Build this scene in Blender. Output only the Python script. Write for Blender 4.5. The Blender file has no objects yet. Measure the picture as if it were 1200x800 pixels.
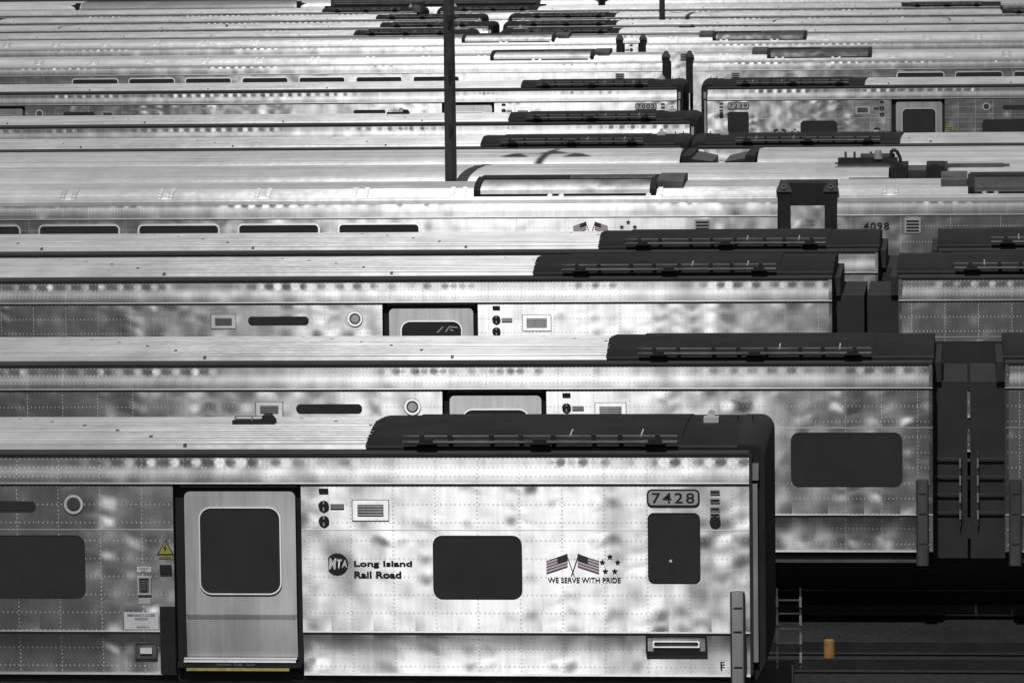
import bpy, math, random
from mathutils import Vector, Matrix
random.seed(7)
S = bpy.context.scene
COL = S.collection
R = math.radians
# ------------------------------------------------------------------ camera
F = 5600.0                      # focal length in pixels of a 1200 px wide frame
CAM_Z = 10.4
YAW, PITCH, ROLL = 5.45, 5.49, -0.69
cd = bpy.data.cameras.new('camera'); cam = bpy.data.objects.new('camera', cd); COL.objects.link(cam)
cd.sensor_width = 36; cd.lens = 36*F/1200; cd.clip_start = 1; cd.clip_end = 6000
CM = Matrix.Rotation(R(YAW), 3, 'Z') @ Matrix.Rotation(R(90-PITCH), 3, 'X') @ Matrix.Rotation(R(ROLL), 3, 'Z')
cam.matrix_world = Matrix.Translation((0, 0, CAM_Z)) @ CM.to_4x4()
S.camera = cam
def ray(px, py): return CM @ Vector(((px-600)/F, (400-py)/F, -1))
def hitY(px, py, Y):
    d = ray(px, py); t = Y/d.y
    return Vector((d.x*t, Y, CAM_Z+d.z*t))
def hitZ(px, py, Z):
    d = ray(px, py); t = (Z-CAM_Z)/d.z
    return Vector((d.x*t, d.y*t, Z))
def proj(p):
    q = CM.transposed() @ (Vector(p)-Vector((0, 0, CAM_Z)))
    return 600+F*q.x/-q.z, 400-F*q.y/-q.z
# ------------------------------------------------------------------ world, sun, exposure
SUN_EL, SUN_AZ = 60.0, 11.0      # azimuth measured from the camera's back towards the left
w = bpy.data.worlds.new('World'); S.world = w; w.use_nodes = True
nt = w.node_tree; nt.nodes.clear()
sky = nt.nodes.new('ShaderNodeTexSky'); sky.sky_type = 'NISHITA'; sky.sun_disc = False
sky.sun_elevation = R(SUN_EL); sky.sun_rotation = R(180+SUN_AZ)
hs = nt.nodes.new('ShaderNodeHueSaturation'); hs.inputs['Saturation'].default_value = .06
bg = nt.nodes.new('ShaderNodeBackground'); bg.inputs['Strength'].default_value = .042
wo = nt.nodes.new('ShaderNodeOutputWorld')
nt.links.new(sky.outputs[0], hs.inputs['Color']); nt.links.new(hs.outputs[0], bg.inputs[0]); nt.links.new(bg.outputs[0], wo.inputs[0])
sl = bpy.data.lights.new('sun', 'SUN'); sl.energy = 3.7; sl.angle = R(.5); sl.color = (1, .985, .975)
so = bpy.data.objects.new('sun', sl); COL.objects.link(so)
sd = Vector((-math.sin(R(SUN_AZ))*math.cos(R(SUN_EL)), -math.cos(R(SUN_AZ))*math.cos(R(SUN_EL)), math.sin(R(SUN_EL))))
so.rotation_euler = sd.to_track_quat('Z', 'Y').to_euler(); so.location = (0, 0, 60)
S.view_settings.view_transform = 'Standard'; S.view_settings.look = 'None'
S.view_settings.exposure = 0; S.view_settings.gamma = 1; S.view_settings.use_curve_mapping = False
# ------------------------------------------------------------------ materials
class NT:
    def __init__(s, name):
        s.m = bpy.data.materials.new(name); s.m.use_nodes = True; s.t = s.m.node_tree
        s.b = s.t.nodes['Principled BSDF']
    def n(s, kind, **kw):
        x = s.t.nodes.new(kind)
        for k, v in kw.items(): setattr(x, k, v)
        return x
    def l(s, a, b): s.t.links.new(a, b)
    def _in(s, sock, v):
        if hasattr(v, 'is_output') or isinstance(v, bpy.types.NodeSocket): s.l(v, sock)
        else: sock.default_value = v
    def math(s, op, a, b=None, c=None):
        x = s.n('ShaderNodeMath', operation=op)
        s._in(x.inputs[0], a)
        if b is not None: s._in(x.inputs[1], b)
        if c is not None: s._in(x.inputs[2], c)
        return x.outputs[0]
    def sep(s):
        tc = s.n('ShaderNodeTexCoord'); sp = s.n('ShaderNodeSeparateXYZ'); s.l(tc.outputs['Object'], sp.inputs[0])
        oi = s.n('ShaderNodeObjectInfo')
        return tc.outputs['Object'], sp.outputs[0], sp.outputs[1], sp.outputs[2], oi.outputs['Random']
    def noise(s, vec, scale, detail=2, rough=.5, dist=0, out=0, w=None):
        x = s.n('ShaderNodeTexNoise'); x.noise_dimensions = '4D' if w is not None else '3D'
        s.l(vec, x.inputs['Vector'])
        x.inputs['Scale'].default_value = scale; x.inputs['Detail'].default_value = detail
        x.inputs['Roughness'].default_value = rough; x.inputs['Distortion'].default_value = dist
        if w is not None: s._in(x.inputs['W'], w)
        return x.outputs[out]
    def mapv(s, vec, sc, loc=(0, 0, 0)):
        x = s.n('ShaderNodeMapping'); s.l(vec, x.inputs['Vector']); x.inputs['Scale'].default_value = sc; x.inputs['Location'].default_value = loc
        return x.outputs[0]
    def ramp(s, v, a, b, lo, hi):
        x = s.n('ShaderNodeMapRange'); s._in(x.inputs[0], v)
        for i, q in enumerate((a, b, lo, hi)): x.inputs[i+1].default_value = q
        return x.outputs[0]
    def grey(s, v, tint=(1, 1, 1.02)):
        x = s.n('ShaderNodeCombineColor')
        for i in range(3): s.l(s.math('MULTIPLY', v, tint[i]), x.inputs[i])
        s.l(x.outputs[0], s.b.inputs['Base Color'])
    def bump(s, h, dist, strength=1, normal=None):
        x = s.n('ShaderNodeBump'); x.inputs['Distance'].default_value = dist; x.inputs['Strength'].default_value = strength
        s.l(h, x.inputs['Height'])
        if normal is not None: s.l(normal, x.inputs['Normal'])
        return x.outputs[0]

def brushed(t, colr, normal, tangent, ax, ay, main=.5, broad=.2, diff=.05, brough=.6):
    """bare metal: a narrow brushed lobe (ax across, ay along the spread), a broad one and a trace of dirt"""
    b = t.b; out = t.t.nodes['Material Output']; t.t.nodes.remove(b)
    tg = t.n('ShaderNodeCombineXYZ'); tg.inputs[tangent].default_value = 1
    def tinted(k):
        x = t.n('ShaderNodeCombineColor')
        for i, q in enumerate((1, 1, 1.02)): t.l(t.math('MULTIPLY', colr, k*q), x.inputs[i])
        return x.outputs[0]
    al = math.sqrt(ax*ay); an = 1-math.sqrt(ax/ay)
    g = t.n('ShaderNodeBsdfAnisotropic'); g.distribution = 'BECKMANN'
    g.inputs['Roughness'].default_value = math.sqrt(al); g.inputs['Anisotropy'].default_value = an
    t.l(tinted(main), g.inputs['Color']); t.l(tg.outputs[0], g.inputs['Tangent'])
    g2 = t.n('ShaderNodeBsdfAnisotropic'); g2.distribution = 'GGX'; g2.inputs['Roughness'].default_value = brough
    t.l(tinted(broad), g2.inputs['Color'])
    d = t.n('ShaderNodeBsdfDiffuse'); t.l(tinted(diff), d.inputs['Color'])
    for q in (g, g2, d): t.l(normal, q.inputs['Normal'])
    a1 = t.n('ShaderNodeAddShader'); a2 = t.n('ShaderNodeAddShader')
    t.l(g.outputs[0], a1.inputs[0]); t.l(g2.outputs[0], a1.inputs[1]); t.l(a1.outputs[0], a2.inputs[0]); t.l(d.outputs[0], a2.inputs[1])
    t.l(a2.outputs[0], out.inputs['Surface'])

def plain(name, col, rough=.6, metal=0, spec=.3, var=.15, scale=3):
    t = NT(name); v, X, Y, Z, rnd = t.sep()
    if isinstance(col, (int, float)): col = (col, col, col*1.04)
    n = t.noise(v, scale, 5, .6)
    k = t.ramp(n, .3, .7, 1-var, 1+var)
    t.grey(k, col)
    t.b.inputs['Roughness'].default_value = rough; t.b.inputs['Metallic'].default_value = metal
    t.b.inputs['Specular IOR Level'].default_value = spec
    return t.m

def steel(name, base=.62, ax=.030, ay=.60, main=.16, broad=.165, diff=.045, dent=1.0, rivets=True, panel=.5, zrow=.215, pillow=.6, cantrail=False):
    t = NT(name); v, X, Y, Z, rnd = t.sep()
    w_ = t.math('MULTIPLY', rnd, 37.0)
    # long dents in the sheet between the frames
    vv = t.mapv(v, (1.15, 1, 1.3))
    big = t.noise(vv, 1.35, .6, .5, .0, w=w_)
    mid = t.noise(t.mapv(v, (1.1, 1, 1.5)), 2.8, 0, .5, .15, w=w_)
    where = t.ramp(t.noise(t.mapv(v, (.8, 1, 1.0)), .55, 1, .5, w=w_), .42, .60, .08, 1.15)
    h = t.math('ADD', t.math('MULTIPLY', big, .92), t.math('MULTIPLY', t.math('MULTIPLY', mid, where), .52))
    # each cell of sheet between rivet lines bulges by its own amount
    X0, Z0 = X, Z
    X = t.math('ADD', X0, t.ramp(t.noise(v, 2.1, 1, w=w_), .3, .7, -.045, .045)); Z = t.math('ADD', Z0, t.ramp(t.noise(v, 2.6, 1, w=t.math('ADD', w_, 9.0)), .3, .7, -.03, .03))
    cx_ = t.math('FLOOR', t.math('MULTIPLY', X, 1/panel)); cz_ = t.math('FLOOR', t.math('MULTIPLY', Z, 1/zrow))
    cc = t.n('ShaderNodeCombineXYZ'); t.l(cx_, cc.inputs[0]); t.l(cz_, cc.inputs[1]); t.l(w_, cc.inputs[2])
    wn = t.n('ShaderNodeTexWhiteNoise'); wn.noise_dimensions = '3D'; t.l(cc.outputs[0], wn.inputs['Vector'])
    sx = t.math('ABSOLUTE', t.math('SINE', t.math('MULTIPLY', X, math.pi/panel)))
    sz = t.math('ABSOLUTE', t.math('SINE', t.math('MULTIPLY', Z, math.pi/zrow)))
    pil = t.math('MULTIPLY', t.math('POWER', sx, 2.0), t.math('POWER', sz, 1.7))
    pil = t.math('MULTIPLY', pil, t.ramp(wn.outputs['Value'], 0, 1, -.7, 1.1))
    pil = t.math('MULTIPLY', pil, t.ramp(t.noise(v, .8, 0, w=w_), .38, .62, .25, 1.2))
    h = t.math('ADD', h, t.math('MULTIPLY', pil, .66*pillow))
    # puckers just above the belt rail
    X, Z = X0, Z0
    sx = t.math('ABSOLUTE', t.math('SINE', t.math('MULTIPLY', X, math.pi/panel)))
    pk = t.math('POWER', sx, .9)
    pk = t.math('MULTIPLY', t.math('SUBTRACT', 1, pk), t.ramp(t.math('ABSOLUTE', t.math('SUBTRACT', Z, 1.62)), 0, .17, 1, 0))
    h = t.math('SUBTRACT', h, t.math('MULTIPLY', pk, .26*pillow))
    if cantrail:
        px_ = t.math('SUBTRACT', t.math('FRACT', t.math('MULTIPLY', X, 1/.27)), .5)
        pz_ = t.math('MULTIPLY', t.math('SUBTRACT', Z, 3.61), 1/.16)
        rr = t.math('SQRT', t.math('ADD', t.math('MULTIPLY', px_, px_), t.math('MULTIPLY', pz_, pz_)))
        dimp = t.math('SUBTRACT', 1, t.math('SMOOTH_MIN', t.math('MULTIPLY', rr, 2.2), 1.0, .25))
        amp = t.math('MULTIPLY', t.ramp(t.noise(t.mapv(v, (1, 0, 0)), .45, 1, w=w_), .47, .60, .04, 1), t.ramp(t.noise(t.mapv(v, (1, 0, 0)), 3.3, 0, w=w_), .35, .6, .45, 1.15))
        h = t.math('ADD', h, t.math('MULTIPLY', t.math('MULTIPLY', dimp, amp), .55))
    nrm = t.bump(h, .0092*dent)
    # brushing: long horizontal grain
    gr = t.noise(t.mapv(v, (2.5, 1, 160)), 1.0, 3, .6)
    nrm = t.bump(gr, .0004, .5, nrm)
    if rivets:
        def near(sig, w): return t.math('LESS_THAN', t.math('ABSOLUTE', sig), w)
        def fr(sig, period, off=0.0):
            q = t.math('FRACT', t.math('MULTIPLY', t.math('ADD', sig, off), 1/period))
            return t.math('MULTIPLY', t.math('SUBTRACT', q, .5), period)
        def dot(a, b, r):
            d = t.math('SQRT', t.math('ADD', t.math('MULTIPLY', a, a), t.math('MULTIPLY', b, b)))
            return t.ramp(d, r*.55, r, 1, 0)
        hd = dot(fr(X, .056), fr(Z, zrow), .0095)
        vd = dot(fr(X, panel), fr(Z, .048), .0095)
        rv = t.math('MAXIMUM', hd, vd)
        nrm = t.bump(rv, .0010, .6, nrm)
    sm = t.noise(t.mapv(v, (1.2, 1, .35)), 2.2, 4, .6, w=w_)
    streak = t.noise(t.mapv(v, (9, 1, .5)), 2.0, 3, .6, w=w_)
    k = t.math('ADD', t.ramp(sm, .3, .7, -.10, .08), t.ramp(streak, .3, .7, -.05, .05))
    colr = t.math('ADD', k, base)
    if rivets:
        colr = t.math('ADD', colr, t.math('MULTIPLY', rv, .2))
    brushed(t, colr, nrm, 0, ax, ay, main, broad, diff)
    return t.m

def roofmetal(name, base=.55, ax=.030, ay=.5, main=.065, broad=.05, diff=.52):
    t = NT(name); v, X, Y, Z, rnd = t.sep(); w_ = t.math('MULTIPLY', rnd, 41.0)
    n1 = t.noise(t.mapv(v, (.12, 14, 1)), 1.0, 4, .6, w=w_)
    n2 = t.noise(t.mapv(v, (1.6, .5, 1)), 1.0, 5, .65, w=w_)
    n3 = t.noise(t.mapv(v, (.35, 3, 1)), 1.3, 3, .6, w=w_)
    # sheet joints every 1.25 m
    q = t.math('ABSOLUTE', t.math('SUBTRACT', t.math('FRACT', t.math('MULTIPLY', X, .8)), .5))
    j = t.math('MULTIPLY', t.math('LESS_THAN', q, .006), .03)
    k = t.math('ADD', t.ramp(n1, .3, .7, -.13, .10), t.ramp(n2, .3, .7, -.08, .07))
    k = t.math('ADD', k, t.ramp(n3, .3, .7, -.08, .08))
    k = t.math('SUBTRACT', t.math('ADD', k, base), j)
    if name.startswith('corr'):      # slanting rows of roof fasteners
        u = t.math('MULTIPLY', t.math('FRACT', t.math('MULTIPLY', X, 1/3.5)), 3.5)
        kk = t.math('FLOOR', t.math('MULTIPLY', u, 1/.24))
        dx = t.math('ABSOLUTE', t.math('SUBTRACT', t.math('SUBTRACT', u, t.math('MULTIPLY', kk, .24)), .12))
        dy = t.math('ABSOLUTE', t.math('ADD', t.math('SUBTRACT', Y, .9), t.math('MULTIPLY', kk, .21)))
        sp_ = t.math('MULTIPLY', t.math('LESS_THAN', dx, .022), t.math('LESS_THAN', dy, .03))
        k = t.math('MULTIPLY', k, t.math('SUBTRACT', 1, t.math('MULTIPLY', sp_, .85)))
    nrm = t.bump(t.noise(t.mapv(v, (1.4, 2.5, 1)), 1.5, 2, .5, w=w_), .006, .7)
    brushed(t, k, nrm, 0, ax, ay, main, broad, diff)
    return t.m

M = {
 'side': steel('riveted_steel'),
 'cant': steel('cantrail_steel', base=.62, main=.085, rivets=True, zrow=.1, pillow=0, dent=.8, cantrail=True),
 'door': steel('brushed_door_steel', base=.45, ax=.05, ay=.6, main=.15, dent=.12, rivets=False, pillow=0, broad=.36),
 'trim2': steel('vent_steel', base=.62, ax=.036, main=.20, dent=.05, rivets=False, pillow=0, broad=.2),
 'trim': steel('trim_steel', base=.72, ax=.05, main=.2, dent=.1, rivets=False, pillow=0, broad=.4),
 'post': steel('post_steel', base=.42, main=.09, dent=.25, rivets=False, pillow=0),
 'oldside': steel('old_coach_steel', base=.6, dent=.9, zrow=.3, panel=.94),
 'roof': roofmetal('corrugated_roof_metal'),
 'smoothroof': roofmetal('smooth_roof_metal', base=.62),
 'duct': steel('duct_steel', base=.55, main=.10, dent=1.2, rivets=False, pillow=.5, panel=1.7),
 'black': plain('black_paint', .016, .6, 0, .2, .3),
 'hood': plain('black_roof_coating', .014, .65, 0, .15, .35, 1.5),
 'rubber': plain('black_rubber', .028, .7, 0, .15),
 'glass': plain('dark_window_glass', .033, .06, 0, .22, .1),
 'under': plain('grimy_underframe', .075, .85, 0, .1, .4, 2),
 'rail': plain('dusty_rail_steel', .20, .5, .5, .3, .4, 4),
 'gate': plain('gate_steel', .10, .5, .7, .3, .4, 4),
 'ink': plain('black_lettering', .018, .5, 0, .3, .05),
 'plate': plain('pale_plate', .42, .5, .3, .3, .1),
 'white': plain('white_marking', .55, .5, 0, .3, .05),
 'stripe': plain('flag_stripe', (.20, .10, .16), .5, 0, .3, .05),
 'canton': plain('flag_canton', (.04, .04, .045), .5, 0, .3, .05),
 'yellow': plain('yellow_sign', (.27, .24, .07), .5, 0, .3, .1),
 'tread': plain('yellow_tread', (.34, .28, .09), .6, 0, .3, .3, 12),
 'orange': plain('orange_marker', (.25, .135, .055), .6, 0, .3, .25, 9),
 'paper': plain('paper_decal', (.50, .49, .53), .6, 0, .3, .08),
 'red': plain('amber_lamp', (.30, .10, .04), .4, 0, .3, .1),
 'pole': plain('dark_pole_paint', .06, .34, .5, .5, .25, 5),
 'greyp': plain('grey_equipment_paint', .20, .5, .2, .3, .25, 3),
 'copper': plain('steel_wheel', .06, .5, .7, .3, .3),
}
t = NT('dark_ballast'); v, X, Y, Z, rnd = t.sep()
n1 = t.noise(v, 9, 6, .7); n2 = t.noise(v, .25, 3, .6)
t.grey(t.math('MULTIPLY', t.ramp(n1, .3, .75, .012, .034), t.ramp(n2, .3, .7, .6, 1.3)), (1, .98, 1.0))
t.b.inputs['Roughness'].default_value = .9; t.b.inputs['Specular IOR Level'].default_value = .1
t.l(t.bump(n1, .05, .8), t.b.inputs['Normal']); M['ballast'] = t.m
t = NT('dark_timber'); v, X, Y, Z, rnd = t.sep()
t.grey(t.ramp(t.noise(t.mapv(v, (8, 1, 8)), 1, 4, .6), .3, .7, .006, .013), (1, .97, .95)); t.b.inputs['Roughness'].default_value = .85; M['timber'] = t.m

# ------------------------------------------------------------------ mesh helpers
class MB:
    def __init__(s): s.v = []; s.f = []
    def add(s, vs, fs):
        o = len(s.v); s.v += [tuple(p) for p in vs]; s.f += [tuple(i+o for i in f) for f in fs]; return s
    def box(s, x0, x1, y0, y1, z0, z1):
        return s.add([(x0,y0,z0),(x1,y0,z0),(x1,y1,z0),(x0,y1,z0),(x0,y0,z1),(x1,y0,z1),(x1,y1,z1),(x0,y1,z1)],
                     [(0,3,2,1),(4,5,6,7),(0,1,5,4),(1,2,6,5),(2,3,7,6),(3,0,4,7)])
    def bbox(s, x0, x1, y0, y1, z0, z1, b=.01):
        # box with chamfered edges seen from the front (-Y)
        pts = [(x0+b,z0),(x1-b,z0),(x1,z0+b),(x1,z1-b),(x1-b,z1),(x0+b,z1),(x0,z1-b),(x0,z0+b)]
        cx, cz = (x0+x1)/2, (z0+z1)/2
        def ins(p, k): return (p[0]+(k if p[0] < cx else -k), p[1]+(k if p[1] < cz else -k))
        A = [(q[0], y0, q[1]) for q in (ins(p, b*.6) for p in pts)]; B = [(p[0], y0+b*.6, p[1]) for p in pts]; Cc = [(p[0], y1, p[1]) for p in pts]
        n = 8; f = [tuple(range(n))]
        for k in range(n):
            f.append((k, n+k, n+(k+1) % n, (k+1) % n)); f.append((n+k, 2*n+k, 2*n+(k+1) % n, n+(k+1) % n))
        f.append(tuple(range(3*n-1, 2*n-1, -1)))
        return s.add(A+B+Cc, f)
    def prism(s, prof, x0, x1, caps=True, closed=True, sub=1):
        n = len(prof); vs = []
        for i in range(sub+1):
            x = x0+(x1-x0)*i/sub; vs += [(x, p[0], p[1]) for p in prof]
        fs = []
        for i in range(sub):
            for k in range(n if closed else n-1):
                a = i*n+k; b2 = i*n+(k+1) % n; fs.append((a, b2, b2+n, a+n))
        if caps and closed: fs.append(tuple(range(n-1, -1, -1))); fs.append(tuple(range(sub*n, sub*n+n)))
        return s.add(vs, fs)
    def cyl(s, p0, p1, r, n=12, r1=None, cap=True):
        p0 = Vector(p0); p1 = Vector(p1); d = (p1-p0).normalized(); r1 = r if r1 is None else r1
        a = d.orthogonal().normalized(); b = d.cross(a)
        vs = []
        for p, rr in ((p0, r), (p1, r1)):
            for k in range(n):
                t_ = 2*math.pi*k/n; vs.append(p+a*rr*math.cos(t_)+b*rr*math.sin(t_))
        fs = [(k, (k+1) % n, n+(k+1) % n, n+k) for k in range(n)]
        if cap: fs += [tuple(range(n-1, -1, -1)), tuple(range(n, 2*n))]
        return s.add(vs, fs)
    def tube(s, pts, r, n=8):
        for a, b in zip(pts, pts[1:]): s.cyl(a, b, r, n)
        return s
    def ring(s, c, r0, r1, y0, y1, n=28):
        # flat annulus facing -Y
        vs = []; 
        for y in (y0, y1):
            for rr in (r0, r1):
                for k in range(n):
                    t_ = 2*math.pi*k/n; vs.append((c[0]+rr*math.cos(t_), y, c[1]+rr*math.sin(t_)))
        fs = []
        for k in range(n):
            j = (k+1) % n
            fs += [(k, j, n+j, n+k), (2*n+k, 3*n+k, 3*n+j, 2*n+j), (n+k, n+j, 3*n+j, 3*n+k), (k, 2*n+k, 2*n+j, j)]
        return s.add(vs, fs)
    def poly(s, pts, y0, y1):
        n = len(pts); vs = [(p[0], y0, p[1]) for p in pts]+[(p[0], y1, p[1]) for p in pts]
        fs = [tuple(range(n)), tuple(range(2*n-1, n-1, -1))]+[(k, n+k, n+(k+1) % n, (k+1) % n) for k in range(n)]
        return s.add(vs, fs)
    def rrect(s, x0, x1, z0, z1, r, y0, y1):
        return s.poly(rr(x0, x1, z0, z1, r), y0, y1)
    def rframe(s, x0, x1, z0, z1, r, w_, y0, y1):
        A = rr(x0, x1, z0, z1, r); B = rr(x0-w_, x1+w_, z0-w_, z1+w_, r+w_ if r > .02 else .008); n = len(A)
        vs = [(p[0], y0, p[1]) for p in A]+[(p[0], y0, p[1]) for p in B]+[(p[0], y1, p[1]) for p in A]+[(p[0], y1, p[1]) for p in B]
        fs = []
        for k in range(n):
            j = (k+1) % n
            fs += [(k, j, n+j, n+k), (n+k, n+j, 3*n+j, 3*n+k), (k, 2*n+k, 2*n+j, j), (2*n+k, 3*n+k, 3*n+j, 2*n+j)]
        return s.add(vs, fs)
    def build(s, name, mat, parent=None, smooth=True, label=None):
        me = bpy.data.meshes.new(name); me.from_pydata(s.v, [], s.f); me.validate(); 
        import bmesh
        bm = bmesh.new(); bm.from_mesh(me); bmesh.ops.recalc_face_normals(bm, faces=bm.faces); bm.to_mesh(me); bm.free()
        if smooth:
            for p in me.polygons: p.use_smooth = True
            me.set_sharp_from_angle(angle=R(32))
        me.materials.append(M[mat] if isinstance(mat, str) else mat)
        o = bpy.data.objects.new(name, me); COL.objects.link(o)
        if parent is not None: o.parent = parent
        if label: o['label'] = label
        return o
def rr(x0, x1, z0, z1, r, n=6):
    out = []
    for cx, cz, a0 in ((x1-r, z0+r, -90), (x1-r, z1-r, 0), (x0+r, z1-r, 90), (x0+r, z0+r, 180)):
        for k in range(n+1):
            a = R(a0+90*k/n); out.append((cx+r*math.cos(a), cz+r*math.sin(a)))
    return out
def text(body, x, y, z, height, mat, parent, width=None, bold=.0, name='lettering', align='CENTER', shear=0, spacing=1.0):
    c = bpy.data.curves.new(name, 'FONT'); c.body = body; c.size = 1; c.offset = bold; c.align_x = align; c.shear = shear
    c.space_character = spacing; c.resolution_u = 3
    o = bpy.data.objects.new('tmp', c); COL.objects.link(o)
    dg = bpy.context.evaluated_depsgraph_get(); dg.update()
    me = bpy.data.meshes.new_from_object(o.evaluated_get(dg)); bpy.data.objects.remove(o)
    xs = [v.co.x for v in me.vertices]; ys = [v.co.y for v in me.vertices]
    sy = height/(max(ys)-min(ys)); sx = sy if width is None else width/(max(xs)-min(xs))
    mx = (max(xs)+min(xs))/2 if align == 'CENTER' else min(xs)
    for v in me.vertices: v.co = Vector((x+(v.co.x-mx)*sx, y, z+(v.co.y-min(ys))*sy))
    me.name = name; me.materials.append(M[mat])
    q = bpy.data.objects.new(name, me); COL.objects.link(q); q.parent = parent
    return q
def tag(o, label, cat, group=None, kind=None):
    if label: o['label'] = label
    if cat: o['category'] = cat
    if group: o['group'] = group
    if kind: o['kind'] = kind
    return o
def empty(name, loc=(0, 0, 0)):
    o = bpy.data.objects.new(name, None); COL.objects.link(o); o.location = loc; o.empty_display_size = .5; return o
def dup(o, parent=None, skip=()):
    c = o.copy(); COL.objects.link(c); c.parent = parent
    for ch in list(o.children):
        if ch.name.split('.')[0] not in skip: dup(ch, c)
    return c
HL = 12.95                       # half length of a car
GY = .7                          # the farther tracks lie on a bank this much higher
def crest_solve(prof, base, py, px=600):
    # distance at which the top outline of a roof profile (y from near face, z from rail) shows at py
    lo, hi = 30., 400.
    for _ in range(50):
        Y = (lo+hi)/2
        x = hitY(px, py, Y).x
        top = min(proj((x, Y+q[0], q[1]+base))[1] for q in prof)
        if top > py: lo = Y
        else: hi = Y
    return Y

# ------------------------------------------------------------------ electric multiple unit car (two hands: cab at right / cab at left)
def arch(w0, z0, rise, n=24, zc=None):
    return [(-w0*math.cos(math.pi*k/n), z0+rise*math.sin(math.pi*k/n)) for k in range(n+1)]
ROOF_W, ROOF_Z, ROOF_R = 1.49, 3.75, .12
def roof_z(y, extra=0):
    u = min(1, abs(y)/ROOF_W); return ROOF_Z+(ROOF_R+extra)*math.sqrt(max(0, 1-u*u))**1.15
def corrugated():
    pts = []; n = 21; y = -ROOF_W; p = 2*ROOF_W/n
    for k in range(n):
        a = -ROOF_W+k*p
        for fx, dz in ((0, 0), (.34, 0), (.46, .03), (.88, .03)):
            yy = a+fx*p; pts.append((yy, roof_z(yy)+dz))
    pts.append((ROOF_W, roof_z(ROOF_W)))
    return pts
def vent_grille(mb, x0, x1, z0, z1, y, n=4):
    for k in range(n):
        a = z0+(z1-z0)*(k+.15)/n; mb.box(x0, x1, y-.012, y, a, a+(z1-z0)/n*.6)

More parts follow.
